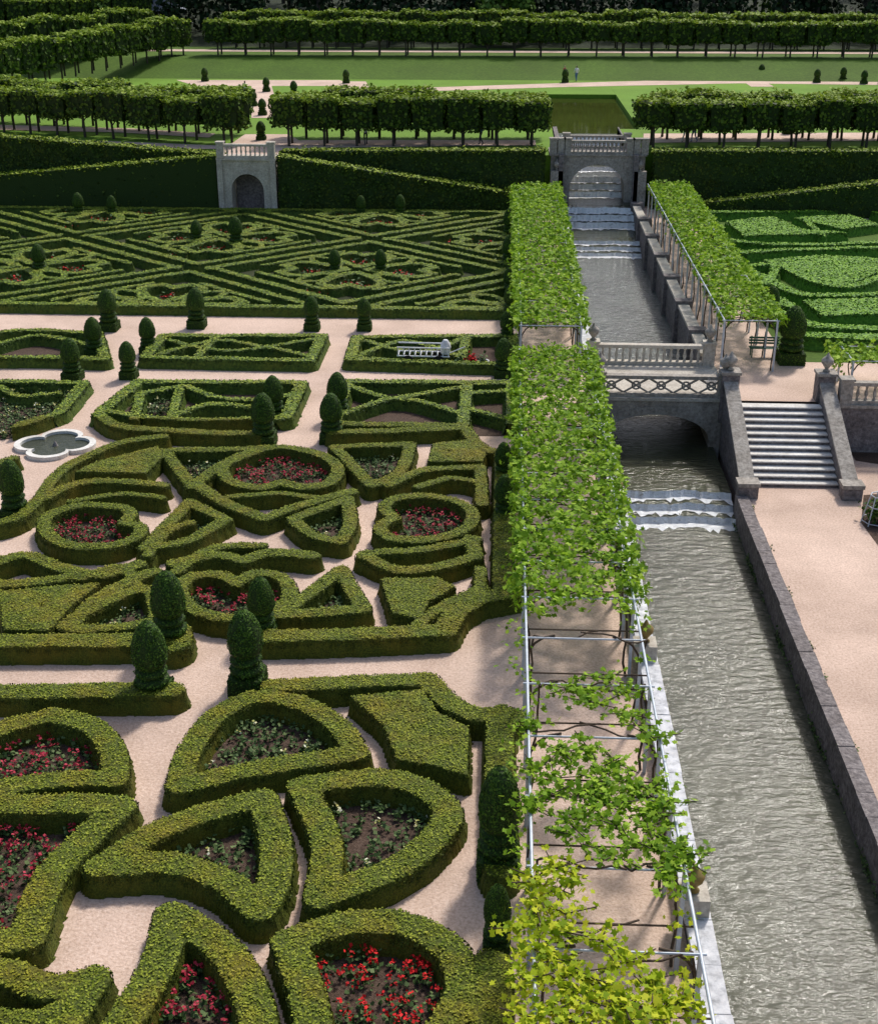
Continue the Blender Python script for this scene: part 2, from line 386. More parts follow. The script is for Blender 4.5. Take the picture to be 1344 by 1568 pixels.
# far parterre (built in plan)
def SW(P,w,closed=False): far.strip(smooth(P,closed),w,closed)
SW([(-48,66),(1.2,66)],.6); SW([(.9,65),(.9,92.5)],.8);SW([(-48,92.4),(2,92.4)],.6)
cols=[1.4,-8.4,-18.,-27.8,-37.6,-47.4]; rows=[57.5,66.,74.5,83.,91.6,100.]
for i in range(len(cols)-1):
    for j in range(len(rows)-1):
        if (i+j)%2==0: a=(cols[i],rows[j]);b=(cols[i+1],rows[j+1])
        else: a=(cols[i+1],rows[j]);b=(cols[i],rows[j+1])
        a=np.array(a);b=np.array(b);d=(b-a)/np.linalg.norm(b-a);n=np.array([-d[1],d[0]])
        for o in (-.72,.72):
            P=np.array([a+n*o+d*t for t in np.linspace(.6,np.linalg.norm(b-a)-.6,20)])
            P=P[(P[:,1]>66.2)&(P[:,1]<92.3)&(P[:,0]<.8)]
            if len(P)>1: far.strip(P,.56)
            P2=np.array([a+n*o*2.7+d*t for t in np.linspace(3.6,np.linalg.norm(b-a)-3.6,12)])
            P2=P2[(P2[:,1]>66.2)&(P2[:,1]<92.3)&(P2[:,0]<.8)]
            if len(P2)>1: far.strip(P2,.42)
REDS=[]
for i,x in enumerate(cols):
    for j,y in enumerate(rows):
        if (i+j)%2==0 or y<60 or y>95: continue
        for k in range(4):
            a0=k*math.pi/2
            def rot(r,a,sx=1.0): return (x+r*math.cos(a0+a),y+r*math.sin(a0+a))
            pet=[(*rot(.6,0),1),rot(2.2,.52),rot(3.8,.46),(*rot(4.5,.18),1),(*rot(3.7,0),1),(*rot(4.5,-.18),1),rot(3.8,-.46),rot(2.2,-.52)]
            pet=[(p[0],min(max(p[1],66.3),92.2))+tuple(p[2:]) for p in pet if p[0]<1.2]
            if len(pet)>3: SW(pet,.6,True)
            st=[(*rot(1.6,math.pi/4),1),rot(3.2,math.pi/4-.2),(*rot(4.4,math.pi/4),1),rot(3.2,math.pi/4+.2)]
            st=[(p[0],min(max(p[1],66.3),92.2))+tuple(p[2:]) for p in st if p[0]<1.2]
            if len(st)>3: SW(st,.38,True)
            for aa,rr in ((.0,2.5),(math.pi/4+.42,4.6)):
                q=rot(rr,aa)
                if 66.8<q[1]<92 and q[0]<.2: REDS.append(q)
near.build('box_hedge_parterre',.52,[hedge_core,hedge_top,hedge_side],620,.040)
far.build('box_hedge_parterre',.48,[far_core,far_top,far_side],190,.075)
# right-hand garden
mus=Hedge(13.6,48,58,93,.11)
def SM(pts,w,cl=False): mus.strip(smooth(W2(pts,.5),cl,5),w,cl)
def FM(pts): mus.fill(smooth(W2([(p[0],p[1],1) for p in pts],.5),True,3))
SM([(1068,326),(1400,322)],.7);SM([(1090,344),(1120,385),(1160,385)],.6)
FM([(1112,340),(1185,333),(1225,352),(1296,358),(1140,362)]);FM([(1215,335),(1300,330),(1344,345),(1290,352)])
SM([(1080,352),(1105,368),(1220,376),(1344,372)],.6);SM([(1105,390),(1200,384),(1340,380)],.6)
FM([(1170,400),(1262,392),(1344,398),(1344,418),(1290,440),(1230,425)])
SM([(1120,402),(1165,424),(1230,452),(1344,452)],.7);SM([(1125,420),(1170,450),(1210,470)],.8)
SM([(1190,400),(1240,430),(1300,440),(1360,420)],.6);SM([(1110,392),(1140,430),(1160,440)],.6)
FM([(1230,462),(1344,458),(1400,480),(1260,485)]);SM([(1190,480),(1250,500),(1380,506)],.9)
SM([(1330,322),(1400,345)],.6);SM([(1140,412),(1185,408),(1170,436)],.5,True);SM([(1235,340),(1260,362)],.4);SM([(1260,395),(1310,425),(1344,412)],.5)
SM([(1080,336),(1100,350)],.8);SM([(1240,515),(1400,520)],1.)
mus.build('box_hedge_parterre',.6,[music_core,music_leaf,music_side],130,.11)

# beds
for k,(P,kind) in enumerate(BEDS):
    A=Acc();n=len(P);z=.02+.0007*k
    A.add(np.column_stack([P,np.full(n,z)]),[np.arange(n)],0)
    x0,y0=P.min(0);x1,y1=P.max(0);ar=(x1-x0)*(y1-y0)
    nn=int(ar*120);q=np.column_stack([rng.uniform(x0,x1,nn),rng.uniform(y0,y1,nn)]);q=q[inside(q[:,0],q[:,1],P)]
    t=q[rng.random(len(q))<.2]
    fm={'red':2,'crimson':3,'pale':4,'soil':4,'soilpale':4,'grey':4}[kind]
    dfl={'red':.8,'crimson':.75,'pale':.07,'soil':.04,'soilpale':.05,'grey':.12}[kind]
    m=8
    C=np.repeat(t,m,0)+rng.normal(0,.06,(len(t)*m,2));C=np.column_stack([C,rng.uniform(.04,.22,len(C))])
    A.leaves(C,(0,0,1),.08,1)
    f=t[rng.random(len(t))<dfl];m=6
    C=np.repeat(f,m,0)+rng.normal(0,.04,(len(f)*m,2));C=np.column_stack([C,rng.uniform(.22,.30,len(C))])
    if len(C):A.leaves(C,(0,0,1),.06,fm)
    A.build('flower_bed',[soil,bedleaf,redfl,pinkfl,yelfl])
A=Acc()
for q in REDS:
    n=60;C=np.column_stack([rng.normal(q[0],.4,n),rng.normal(q[1],.4,n),rng.uniform(.1,.34,n)])
    A.leaves(C,(0,0,1),.11,0);A.leaves(C+rng.normal(0,.1,C.shape),(0,0,1),.15,1)
A.build('flower_bed',[redfl,bedleaf])

# ---------------- ground
A=Acc();A.add([(-1500,-600,-3.9),(1500,-600,-3.9),(1500,1500,-3.9),(-1500,1500,-3.9)],[[0,1,2,3]]);A.build('ground',[bank])
A=Acc();A.box(-220,3.85,-40,97.3,-3.8,0);A.build('garden_gravel_path',[gravel])
A=Acc();A.add([(-48,65.6,.006),(1.3,65.6,.006),(1.3,92.9,.006),(-48,92.9,.006)],[[0,1,2,3]]);A.build('parterre_soil',[fsoil])
for pl in PL:
    P=np.array([G(u,v,.5) for u,v in pl]);P[:,2]=.011;A=Acc();A.add(P,[np.arange(4)]);A.build('parterre_soil',[soil])
A=Acc();A.box(9.6,160,-40,53,-3.8,-2);A.build('court_gravel',[gravel])
A=Acc();A.box(9.65,160,53,97.3,-3.7,0);A.build('upper_path_gravel',[gravel])
A=Acc();A.add([(13.3,59,.006),(90,59,.006),(90,93,.006),(13.3,93,.006)],[[0,1,2,3]]);A.build('lawn',[bank])
A=Acc()
A.box(-300,3.8,97.35,152,-3,3.6);A.box(11,300,97.35,152,-3,3.6);A.box(3.81,10.99,138,152,-3,3.6)
A.box(9.2,10.99,101,112,-3,3.6)
A.build('terrace_lawn',[lawn])
def sheet(name,pts,z,mat):
    P=np.array([G(u,v,z) for u,v in pts]);A=Acc();A.add(P,[np.arange(len(P))]);return A.build(name,[mat])
sheet('gravel_path',[(270,122),(520,122),(545,131),(300,131)],3.607,gravel)
sheet('gravel_path',[(575,136),(560,142),(850,133),(1130,127),(1400,130),(1400,121),(1130,119),(850,127)],3.611,gravel)
sheet('gravel_path',[(1120,114),(1150,114),(1185,132),(1150,132)],3.615,gravel)
sheet('gravel_path',[(525,124),(560,124),(575,150),(525,150)],3.619,gravel)
sheet('gravel_path',[(385,128),(415,128),(430,180),(385,180)],3.621,gravel)
sheet('gravel_path',[(375,205),(440,205),(500,236),(330,236)],3.623,gravel)
sheet('gravel_path',[(-100,205),(330,222),(470,214),(820,214),(820,222),(-100,232)],3.627,gravel)
sheet('gravel_path',[(985,204),(1450,202),(1450,214),(985,218)],3.631,gravel)
sheet('gravel_path',[(-100,188),(200,196),(330,204),(320,210),(180,202),(-100,196)],3.635,gravel)
A=Acc()
prof=[(152.01,3.6),(160,5.2),(176,5.25)]
for (ya,za),(yb,zb) in zip(prof[:-1],prof[1:]):
    A.add([(-300,ya,za),(300,ya,za),(300,yb,zb),(-300,yb,zb)],[[0,1,2,3]])
A.build('grass_bank',[bank])
A=Acc();A.add([(-60,168.5,5.256),(300,168.5,5.256),(300,171.5,5.262),(-60,171.5,5.262)],[[0,1,2,3]]);A.build('gravel_path',[gravel])
A=Acc()
gx=np.linspace(-500,500,41);gy=np.array([176,190,220,270,340,450,700]);gz=np.array([5.24,6,8,12,17,22,25])
V=[];
for j,y in enumerate(gy):
    for x in gx: V.append((x,y,gz[j]+(nz(np.array(x/20),np.array(y/20))*1.5 if j>1 else 0)))
F=[[j*41+i,j*41+i+1,(j+1)*41+i+1,(j+1)*41+i] for j in range(6) for i in range(40)]
A.add(V,F);A.build('wooded_hill',[ffloor])

# ---------------- water
def wsheet(name,x0,x1,y0,y1,z,mat):
    A=Acc();A.add([(x0,y0,z),(x1,y0,z),(x1,y1,z),(x0,y1,z)],[[0,1,2,3]]);return A.build(name,[mat])
wsheet('canal_water',4.2,9.25,-40,47.2,-3.0,wat)
wsheet('canal_water',4.2,9.25,49.3,59,-2.2,watdark)
wsheet('canal_water',4.2,9.25,59,88,-1.6,watup)
wsheet('canal_water',4.2,9.25,90.5,94,-.9,watdark)
wsheet('canal_water',4.2,9.25,96,99.5,.3,watdark)
wsheet('canal_water',4.2,9.25,102,104,1.5,watdark)
wsheet('pond_water',3.8,11,112,138,3.2,watpond)
def cascade(y0,y1,z0,z1,n):
    A=Acc();st=(y1-y0)/n;dz=(z1-z0)/n;K=34
    xs=np.linspace(4.2,9.25,K)
    for i in range(n):
        ya=y0+i*st-.22*np.abs(np.sin((xs-4.2)/5.05*math.pi*1.5))+rng.normal(0,.04,K);za=z0+i*dz;zb=za+dz
        lip=zb-.02+rng.normal(0,.012,K); fo=.15+.5*rng.random(K)**2+(.25 if i==0 else 0)
        for k in range(K-1):
            a,b=k,k+1
            A.add([(xs[a],ya[a]-.14,za),(xs[b],ya[b]-.14,za),(xs[b],ya[b],lip[b]),(xs[a],ya[a],lip[a])],[[0,1,2,3]],0)
            A.add([(xs[a],ya[a],lip[a]),(xs[b],ya[b],lip[b]),(xs[b],y0+(i+1)*st+.4,zb),(xs[a],y0+(i+1)*st+.4,zb)],[[0,1,2,3]],1)
            A.add([(xs[a],ya[a]-.1-fo[a],za+.012),(xs[b],ya[b]-.1-fo[b],za+.012),(xs[b],ya[b]-.1,za+.015),(xs[a],ya[a]-.1,za+.015)],[[0,1,2,3]],0)
    A.build('cascade',[foamm,watdark])
cascade(47.3,49.3,-3,-2.2,3);cascade(88,90.5,-1.6,-.9,3);cascade(94,96,-.9,.3,3);cascade(99.5,102,.3,1.5,3);cascade(104,111.8,1.5,3.2,6)
wsheet('canal_bed',4,10,-40,140,-3.5,dstone)
# canal walls
A=Acc();A.box(3.87,4.2,-40,53.3,-3.6,.42,0)
for k,y in enumerate(np.arange(-20,53.3,1.22)): A.box(3.8+rng.normal(0,.006),4.3+rng.normal(0,.008),y,min(y+1.2,53.3),.42,.55+rng.normal(0,.004),1)
A.build('canal_wall',[dstone,white])
A=Acc();A.box(3.87,4.2,58.7,96.5,-3.6,.42,0);A.box(3.8,4.3,58.7,96.5,.42,.55,1);A.build('canal_wall',[dstone,white])
A=Acc();A.box(9.25,9.6,-40,47.6,-3.6,-1.95,0)
for k,y in enumerate(np.arange(-20,47.2,1.02)): A.box(9.2+rng.normal(0,.01),9.66+rng.normal(0,.015),y,min(y+1.0,47.2),-1.95,-1.82+rng.normal(0,.008),1)
A.build('canal_wall',[dstone,dstone])
A=Acc();A.box(9.25,9.64,58.7,96.5,-3.6,.3,0);A.box(9.18,9.75,58.7,96.5,.3,.45,1)
for y in np.arange(62,96,5.5): A.box(9.05,9.95,y,y+.7,-3.4,.62,0)
A.build('canal_wall',[dstone,stone])
A=Acc();A.box(4.2-.33,4.2,96.6,112,-3,3.75);A.box(9.25,9.6,96.6,101,-3,3.75);A.box(9.2,9.3,101,112,-3,3.75);A.build('canal_wall',[dstone])
# moss and weeds growing along the waterline and wall foot
A=Acc();n=2600;Y=rng.uniform(16,47,n);k=nz(Y,Y*0,1.3)+rng.normal(0,.4,n)>.35;Y=Y[k]
A.leaves(np.column_stack([9.2+rng.normal(0,.03,len(Y)),Y,-3+np.abs(rng.normal(0,.12,len(Y)))]),(-1,0,.6),.07,0)
Y=rng.uniform(16,47,900);k=nz(Y,Y*0,2.1)>.45;Y=Y[k];A.leaves(np.column_stack([9.72+rng.normal(0,.04,len(Y)),Y,-1.98+np.abs(rng.normal(0,.05,len(Y)))]),(0,0,1),.07,0)
A.build('wall_moss_and_weeds',[bedleaf])

# arches / bridges
def arch(A,xc,hw,zs,zc,zt,y0,y1,xl,xr,zb,mi=0,mi2=0):
    n=16;t=np.linspace(math.pi,0,n+1);ax=xc+hw*np.cos(t);az=zs+(zc-zs)*np.sin(t)
    for i in range(n):
        for y in (y0,y1): A.add([(ax[i],y,az[i]),(ax[i+1],y,az[i+1]),(ax[i+1],y,zt),(ax[i],y,zt)],[[0,1,2,3]],mi)
        A.add([(ax[i],y0,az[i]),(ax[i+1],y0,az[i+1]),(ax[i+1],y1,az[i+1]),(ax[i],y1,az[i])],[[0,1,2,3]],mi2)
        r=1.16;bx=xc+hw*r*math.cos(t[i]);bz=zs+(zc-zs+hw*.16)*math.sin(t[i]);cx=xc+hw*r*math.cos(t[i+1]);cz=zs+(zc-zs+hw*.16)*math.sin(t[i+1])
        bz=min(bz,zt-.01);cz=min(cz,zt-.01)
        A.add([(ax[i],y0-.04,az[i]),(ax[i+1],y0-.04,az[i+1]),(cx,y0-.04,cz),(bx,y0-.04,bz)],[[0,1,2,3]],mi)
    A.add([(xc-hw,y0,zt),(xc+hw,y0,zt),(xc+hw,y1,zt),(xc-hw,y1,zt)],[[0,1,2,3]],mi)
    A.box(xl,xc-hw,y0,y1,zb,zt,mi);A.box(xc+hw,xr,y0,y1,zb,zt,mi)
BAL=[(.07,0),(.07,.06),(.04,.1),(.085,.24),(.05,.42),(.04,.5),(.07,.56),(.07,.62)]
def balustrade(A,p,q,z0,z1=None,mi=0,sp_=.3,h=.95,pier=True,kind='b'):
    p=np.array(p[:2],float);q=np.array(q[:2],float);z1=z0 if z1 is None else z1
    P=np.array([*p,z0]);Q=np.array([*q,z1]);L=np.linalg.norm(q-p)
    A.beam(P,Q,.32,.16,mi);A.beam(P+[0,0,h-.15],Q+[0,0,h-.15],.36,.15,mi)
    n=max(1,int(L/sp_))
    if kind=='b':
        for i in range(n):
            c=P+(Q-P)*(i+.5)/n;A.lathe((c[0],c[1],c[2]+.16),[(r,z*(h-.31)/.62) for r,z in BAL],8,mi)
    else:
        n=max(1,int(L/.9))
        for i in range(n):
            a=P+(Q-P)*i/n;b=P+(Q-P)*(i+1)/n;m=(a+b)/2
            A.tube(a+[0,0,.16],b+[0,0,h-.15],.05,mi);A.tube(b+[0,0,.16],a+[0,0,h-.15],.05,mi)
            d=(b-a)/np.linalg.norm(b-a);r=.17;cz=m+[0,0,h/2]
            for k in range(10):
                t0,t1=k*math.pi/5,(k+1)*math.pi/5
                A.tube(cz+d*r*math.cos(t0)+np.array([0,0,r*math.sin(t0)]),cz+d*r*math.cos(t1)+np.array([0,0,r*math.sin(t1)]),.045,mi,5)
    if pier:
        for c in (P,Q):
            A.box(c[0]-.25,c[0]+.25,c[1]-.25,c[1]+.25,c[2]-.02,c[2]+h+.08,mi);A.box(c[0]-.3,c[0]+.3,c[1]-.3,c[1]+.3,c[2]+h+.08,c[2]+h+.17,mi)
URN=[(.1,0),(.16,.04),(.07,.12),(.12,.2),(.24,.36),(.26,.5),(.2,.58),(.1,.66),(.06,.74),(.02,.82)]
A=Acc();arch(A,6.72,2.3,-1.9,-.75,-.12,53.5,58.5,4.0,9.5,-3.6,0,0);A.box(3.75,9.8,53.4,58.6,-.12,.012,1)
balustrade(A,(4.2,53.7),(9.5,53.7),.012,kind='x',mi=0);balustrade(A,(4.2,58.3),(9.5,58.3),.012,kind='b',mi=1)
for x,y in ((9.5,53.7),(9.5,58.3),(4.2,58.3),(4.2,53.7)): A.lathe((x,y,1.12),URN,12,0)
A.build('stone_bridge',[bstone,stone])
A=Acc();arch(A,6.72,2.0,1.2,3.0,3.6,97.2,100.4,3.3,10.1,-3,0,0);A.box(3.2,10.2,97.1,100.5,3.6,3.72,0)
balustrade(A,(4.5,97.4),(9.0,97.4),3.72);balustrade(A,(4.5,100.1),(9.0,100.1),3.72)
for x in (3.75,9.75): 
    balustrade(A,(x-.3,97.4),(x+.3,97.4),3.72)
    A.box(x-.45,x+.45,96.6,97.09,-3,2.6,0);A.lathe((x,96.85,2.6),URN,10,0)
A.build('arched_bridge',[bstone])
A=Acc();arch(A,-18.2,1.15,1.6,2.75,3.7,93.3,95,-20.15,-16.25,0);A.box(-20.3,-16.1,93.15,95.1,3.7,3.85,0)
balustrade(A,(-20.0,93.4),(-16.4,93.4),3.85,sp_=.32)
A.box(-19.3,-17.1,94.8,94.95,0,3,1)
A.box(-20.28,-19.9,93.1,93.28,0,3.69,0);A.box(-16.5,-16.12,93.1,93.28,0,3.69,0)
A.build('stone_archway',[stone,dstone])

# stairs and retaining wall
A=Acc();n=12
for i in range(n):
    y=48.6+i*.36;z=-2+(i+1)*2/n
    A.box(9.95,13.45,y,53.0 if i==n-1 else y+.37,-2.3,z-.05,0);A.box(9.95,13.45,y-.04,y+.36 if i<n-1 else 53.3,z-.05,z,1)
A.build('stone_stairs',[dstone,tread])
A=Acc()
for x in (9.7,13.7):
    A.hex([(x-.24,47.9,-2.3),(x+.24,47.9,-2.3),(x+.24,53.2,-2.3),(x-.24,53.2,-2.3),(x-.24,47.9,-1.5),(x+.24,47.9,-1.5),(x+.24,53.2,.75),(x-.24,53.2,.75)],0)
    A.hex([(x-.3,47.85,-1.5),(x+.3,47.85,-1.5),(x+.3,53.2,.75),(x-.3,53.2,.75),(x-.3,47.85,-1.38),(x+.3,47.85,-1.38),(x+.3,53.2,.87),(x-.3,53.2,.87)],1)
    A.box(x-.38,x+.38,47.3,47.9,-2.3,-1.5,0);A.box(x-.43,x+.43,47.25,47.95,-1.5,-1.35,1)
    A.box(x-.36,x+.36,53.21,53.9,-1,1.15,0);A.box(x-.42,x+.42,53.15,53.95,1.15,1.27,1);A.lathe((x,53.55,1.27),URN,12,1)
A.build('stair_parapet_wall',[dstone,bstone])
A=Acc();A.box(14,60,52.6,52.98,-2.3,-.0,0);A.box(14,60,52.5,53.1,0,.13,1);balustrade(A,(14.4,52.8),(30,52.8),.13,mi=1,sp_=.34);A.build('retaining_wall',[dstone,bstone])
A=Acc()
for pc in ((3.95,20.6),(3.95,30.5),(3.95,40.5)):
    A.box(pc[0]-.3,pc[0]+.3,pc[1]-.3,pc[1]+.3,.55,.95,0);A.lathe((*pc,.95),[(r*.8,z*.8) for r,z in URN],12,1)
A.build('stone_pier_finial',[stone,ochre])

# ---------------- topiary
prof=[(.26,.5),(.42,.58),(.45,.68),(.40,.76),(.26,.80),(.39,.86),(.42,.95),(.36,1.02),(.26,1.06),(.38,1.12),(.45,1.28),(.455,1.5),(.43,1.72),(.36,1.98),(.25,2.2),(.13,2.34),(.03,2.4)]
TM=[]
pz=[p[1] for p in prof];pr=[p[0] for p in prof]
for k in range(3):
    A=Acc();A.lathe((0,0,0),prof,24,0,jit=.010,seed=k)
    leafy_hex(A,[(-.46,-.46,0),(.46,-.46,0),(.46,.46,0),(-.46,.46,0),(-.45,-.45,.5),(.45,-.45,.5),(.45,.45,.5),(-.45,.45,.5)],420,.045,jit=.02)
    n=4200;zz=rng.uniform(.52,2.4,n);r=np.interp(zz,pz,pr);t=rng.uniform(0,2*np.pi,n);sl=np.interp(zz+.03,pz,pr)-np.interp(zz-.03,pz,pr)
    r=r*(1+.03*np.sin(3*t+k)+.02*np.sin(5*t+zz*4+k*2))+rng.uniform(-.012,.026,n)
    C=np.column_stack([r*np.cos(t),r*np.sin(t),zz])
    A.leaves(C,np.column_stack([np.cos(t),np.sin(t),-sl/.06]),.042,1,tilt=.4)
    o=A.build('topiary_yew',[yew_core,yew_leaf]);TM.append(o.data);bpy.data.objects.remove(o)
T=[(380,1062,940),(236,1080,957),(403,985,888),(264,1000,880),(762,1345,1182),(760,1465,1360),
(25,800,708),(405,684,605),(420,646,578),(508,680,605),(518,644,573),(770,745,683),(772,808,730),
(112,585,520),(146,548,488),(198,582,525),(228,544,488),(168,508,445),(302,504,443),(478,508,455),(558,508,458),(770,580,520),(776,528,482),
(62,424,375),(302,378,338),(362,382,333),(513,426,385),(583,426,385),(122,336,296),(173,336,301),(553,336,304),(613,336,299),(780,368,320),(779,412,362),(780,455,418),(782,490,437),
(785,312,274),(1178,494,440),(1209,558,472),(1085,378,340),(1315,322,288),(1030,300,270)]
for i,(u,vb,vt) in enumerate(T):
    P=G(u,vb-6*(vb/1000),0)
    h=topz(P,vt)*1.05;h=min(max(h,1.6),3.2);s=h/2.4
    o=bpy.data.objects.new('topiary_yew',TM[i%3]);o.location=P;w=s*(1.12 if vb<700 else 1.0)
    if vb>1300: w=s*.84
    o.scale=(w,w,s);o.rotation_euler=(0,0,(i%4)*math.pi/2)
    bpy.context.scene.collection.objects.link(o)
for (u,vb,vt) in [(530,127,114),(865,126,112),(1250,126,112),(1290,123,109),(1322,128,110),(1165,118,106),(314,124,114),(450,146,132),(408,140,122),(388,162,140),(400,214,195),(1350,128,112),(402,176,160),(1205,205,190)]:
    P=G(u,vb,3.6);s=max(.6,(topz(P,vt)-3.6)/2.4)
    o=bpy.data.objects.new('topiary_yew',TM[0]);o.location=P;o.scale=(s*1.3,s*1.3,s);bpy.context.scene.collection.objects.link(o)

# ---------------- clipped hedge walls
def hedgewall(name,p,q,th,z0,za,zb=None,dens=55,size=.15):
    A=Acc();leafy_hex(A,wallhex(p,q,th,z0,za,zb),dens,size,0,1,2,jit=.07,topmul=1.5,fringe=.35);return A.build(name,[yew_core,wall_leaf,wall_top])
hedgewall('hornbeam_hedge_wall',(-62,96.2),(-20.4,95.3),1.4,0,6.6,3.75)
hedgewall('hornbeam_hedge_wall',(-60,93.4),(-20.4,93.4),1.3,0,.2,3.95)
hedgewall('hornbeam_hedge_wall',(-16.0,95.6),(2.8,96.0),1.2,0,4.0,4.1)
hedgewall('hornbeam_hedge_wall',(-16.0,93.4),(.6,93.6),1.3,0,3.95,1.5)
hedgewall('hornbeam_hedge_wall',(10.7,96.2),(60,96.2),1.1,0,4.1,4.4)
hedgewall('hornbeam_hedge_wall',(13.4,93.4),(44,93.6),1.2,0,.9,4.6)

# ---------------- pleached lime rows
lime_core=foliage('lime_core',(.012,.024,.006),(.02,.038,.008),(.03,.05,.01),core=True,fine=5)
def limerow(p,q,zg,wid=2.6,h0=1.35,h1=3.5,step=2.6,dens=34,size=.22):
    A=Acc();p=np.array(p[:2],float);q=np.array(q[:2],float);L=np.linalg.norm(q-p);n=max(1,int(L/step));d=(q-p)/L;nn=np.array([-d[1],d[0]])
    zz=np.broadcast_to(zg,2) if np.ndim(zg)==0 else np.array(zg)
    for i in range(n):
        a=p+d*L*i/n;b=p+d*L*(i+1)/n-d*.04;z=zz[0]+(zz[1]-zz[0])*(i+.5)/n
        w=wid*rng.uniform(.9,1.1)/2;t=h1*rng.uniform(.93,1.08);bt=h0*rng.uniform(.8,1.15)
        cc=[a-nn*w,b-nn*w,b+nn*w,a+nn*w]
        ce=sum(cc)/4
        lo=[(*(ce+(x-ce)*.84),z+bt+.2) for x in cc];hi=[(*(ce+(x-ce)*.9),z+t-.2) for x in cc]
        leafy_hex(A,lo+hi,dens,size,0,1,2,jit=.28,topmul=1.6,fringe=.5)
        m=int(w*2*L/n*dens);C=np.column_stack([np.zeros(m),np.zeros(m),z+bt+rng.uniform(-.05,.3,m)])
        u=rng.random((m,1));v=rng.uniform(-1,1,(m,1));C[:,:2]=a*(1-u)+b*u+nn*w*v;A.leaves(C,(0,0,-1),size,1)
        for s_ in (-.5,.5):
            c0=(a+b)/2+nn*w*s_*1.1+rng.normal(0,.08,2)
            A.tube((*c0,z-.1),(c0[0]+rng.normal(0,.05),c0[1],z+bt+.6),.11,3,7,.08)
            A.tube((c0[0],c0[1],z+bt*.8),(c0[0]+d[0]*.8,c0[1]+d[1]*.8,z+bt+.6),.05,3,5,.03)
            A.tube((c0[0],c0[1],z+bt*.8),(c0[0]-d[0]*.8,c0[1]-d[1]*.8,z+bt+.6),.05,3,5,.03)
    return A.build('pleached_lime_trees',[lime_core,lime_leaf,lime_top,bark])
limerow((-17.6,101.5),(3.3,102.3),3.6);limerow((-17.2,105.8),(3.3,106.3),3.6)
limerow((9.7,102.3),(60,102.5),3.6);limerow((11.2,106.5),(60,107),3.6)
limerow((-19.6,101.3),(-29,104.3),3.6);limerow((-29,104.3),(-60,115),3.6,dens=28);limerow((-20.5,107),(-31,109.5),3.6,dens=28);limerow((-31,109.5),(-62,121),3.6,dens=26)
limerow((-36,164),(150,164),5.2,wid=3,h0=1.6,h1=3.9,step=3.2,dens=18,size=.32);limerow((-36,175),(150,176),5.3,wid=3,h0=1.7,h1=4.2,step=3.2,dens=14,size=.36)
limerow((-39,165),(-52,128),(5.2,4.2),wid=3,h1=4.1,dens=20,size=.3);limerow((-45,171),(-64,130),(5.4,4.6),wid=3,h1=4.6,dens=18,size=.32)
limerow((-48,185),(-90,160),(6,6),wid=3,h1=5,dens=14,size=.36)

# ---------------- forest
A=Acc()
def crown(A,c,R,H,leafm,n,low=.35):
    nb=9
    for k in range(nb):
        th=rng.uniform(0,2*np.pi);rr=rng.uniform(0,.62)*R;o=np.array([c[0]+rr*np.cos(th),c[1]+rr*np.sin(th),c[2]+H*rng.uniform(low,.85)]);r=R*rng.uniform(.35,.55)
        m=n//nb;v=rng.normal(0,1,(m,3));v/=np.linalg.norm(v,axis=1,keepdims=True)
        A.leaves(o+v*r*rng.uniform(.6,1.08,(m,1)),v,.5,leafm,tilt=.6)
    A.tube((c[0],c[1],c[2]-.5),(c[0]+.3,c[1],c[2]+H*.75),.35,2,7,.1)
    for k in range(4):
        t=rng.uniform(0,6.28);A.tube((c[0],c[1],c[2]+H*.35),(c[0]+R*.6*math.cos(t),c[1]+R*.6*math.sin(t),c[2]+H*.65),.14,2,5,.05)
for row,(y,z) in enumerate([(186,6),(195,6.6),(208,7.2),(222,8),(240,9.6)]):
    for x in np.arange(-95+row*3,130,6.2 if row<2 else 7):
        xx=x+rng.uniform(-2,2);lite=rng.random()<.04
        crown(A,(xx,y+rng.uniform(-3,3),z),rng.uniform(4.5,6),rng.uniform(10,15),1 if lite else 0,1000 if row<2 else 500,.12 if row<2 else .35)
A.build('distant_forest',[forest_leaf,forest_lite,bark])
A=Acc()
for x,y,R,H in [(-54,182,3.4,5.5),(-62,184,3.6,6),(-70,178,4,6),(-76,182,5,9),(-2,180,2.6,6.2),(2,180,2.3,5.6)]: crown(A,(x,y,6),R,H,0,900)
A.build('shrubbery',[forest_lite,forest_lite,bark])
P=G(255,52,5.6);px,py=P[0],P[1]
A=Acc();A.box(px-1.9,px+1.9,py-1.9,py+1.9,5,8.6,0);A.box(px-2.1,px+2.1,py-2.1,py+2.1,8.6,8.8,0)
A.add([(px-2.5,py-2.5,8.8),(px+2.5,py-2.5,8.8),(px+2.5,py+2.5,8.8),(px-2.5,py+2.5,8.8),(px,py,11.4)],[[0,1,4],[1,2,4],[2,3,4],[3,0,4]],1)
A.box(px-.5,px+.5,py-1.95,py-1.88,5.2,8,2);A.lathe((px,py,11.3),[(.12,0),(.15,.15),(.05,.3),(.02,.7)],8,1);A.build('garden_pavilion',[stone,slate,darkm])
A=Acc();a=G(-40,70,6.5);b=G(78,56,6.5);A.beam((a[0],a[1],5),(b[0],b[1],5),.6,3.4,0);A.beam((a[0],a[1],8.4),(b[0],b[1],8.4),.9,.2,0);A.build('stone_wall',[stone])

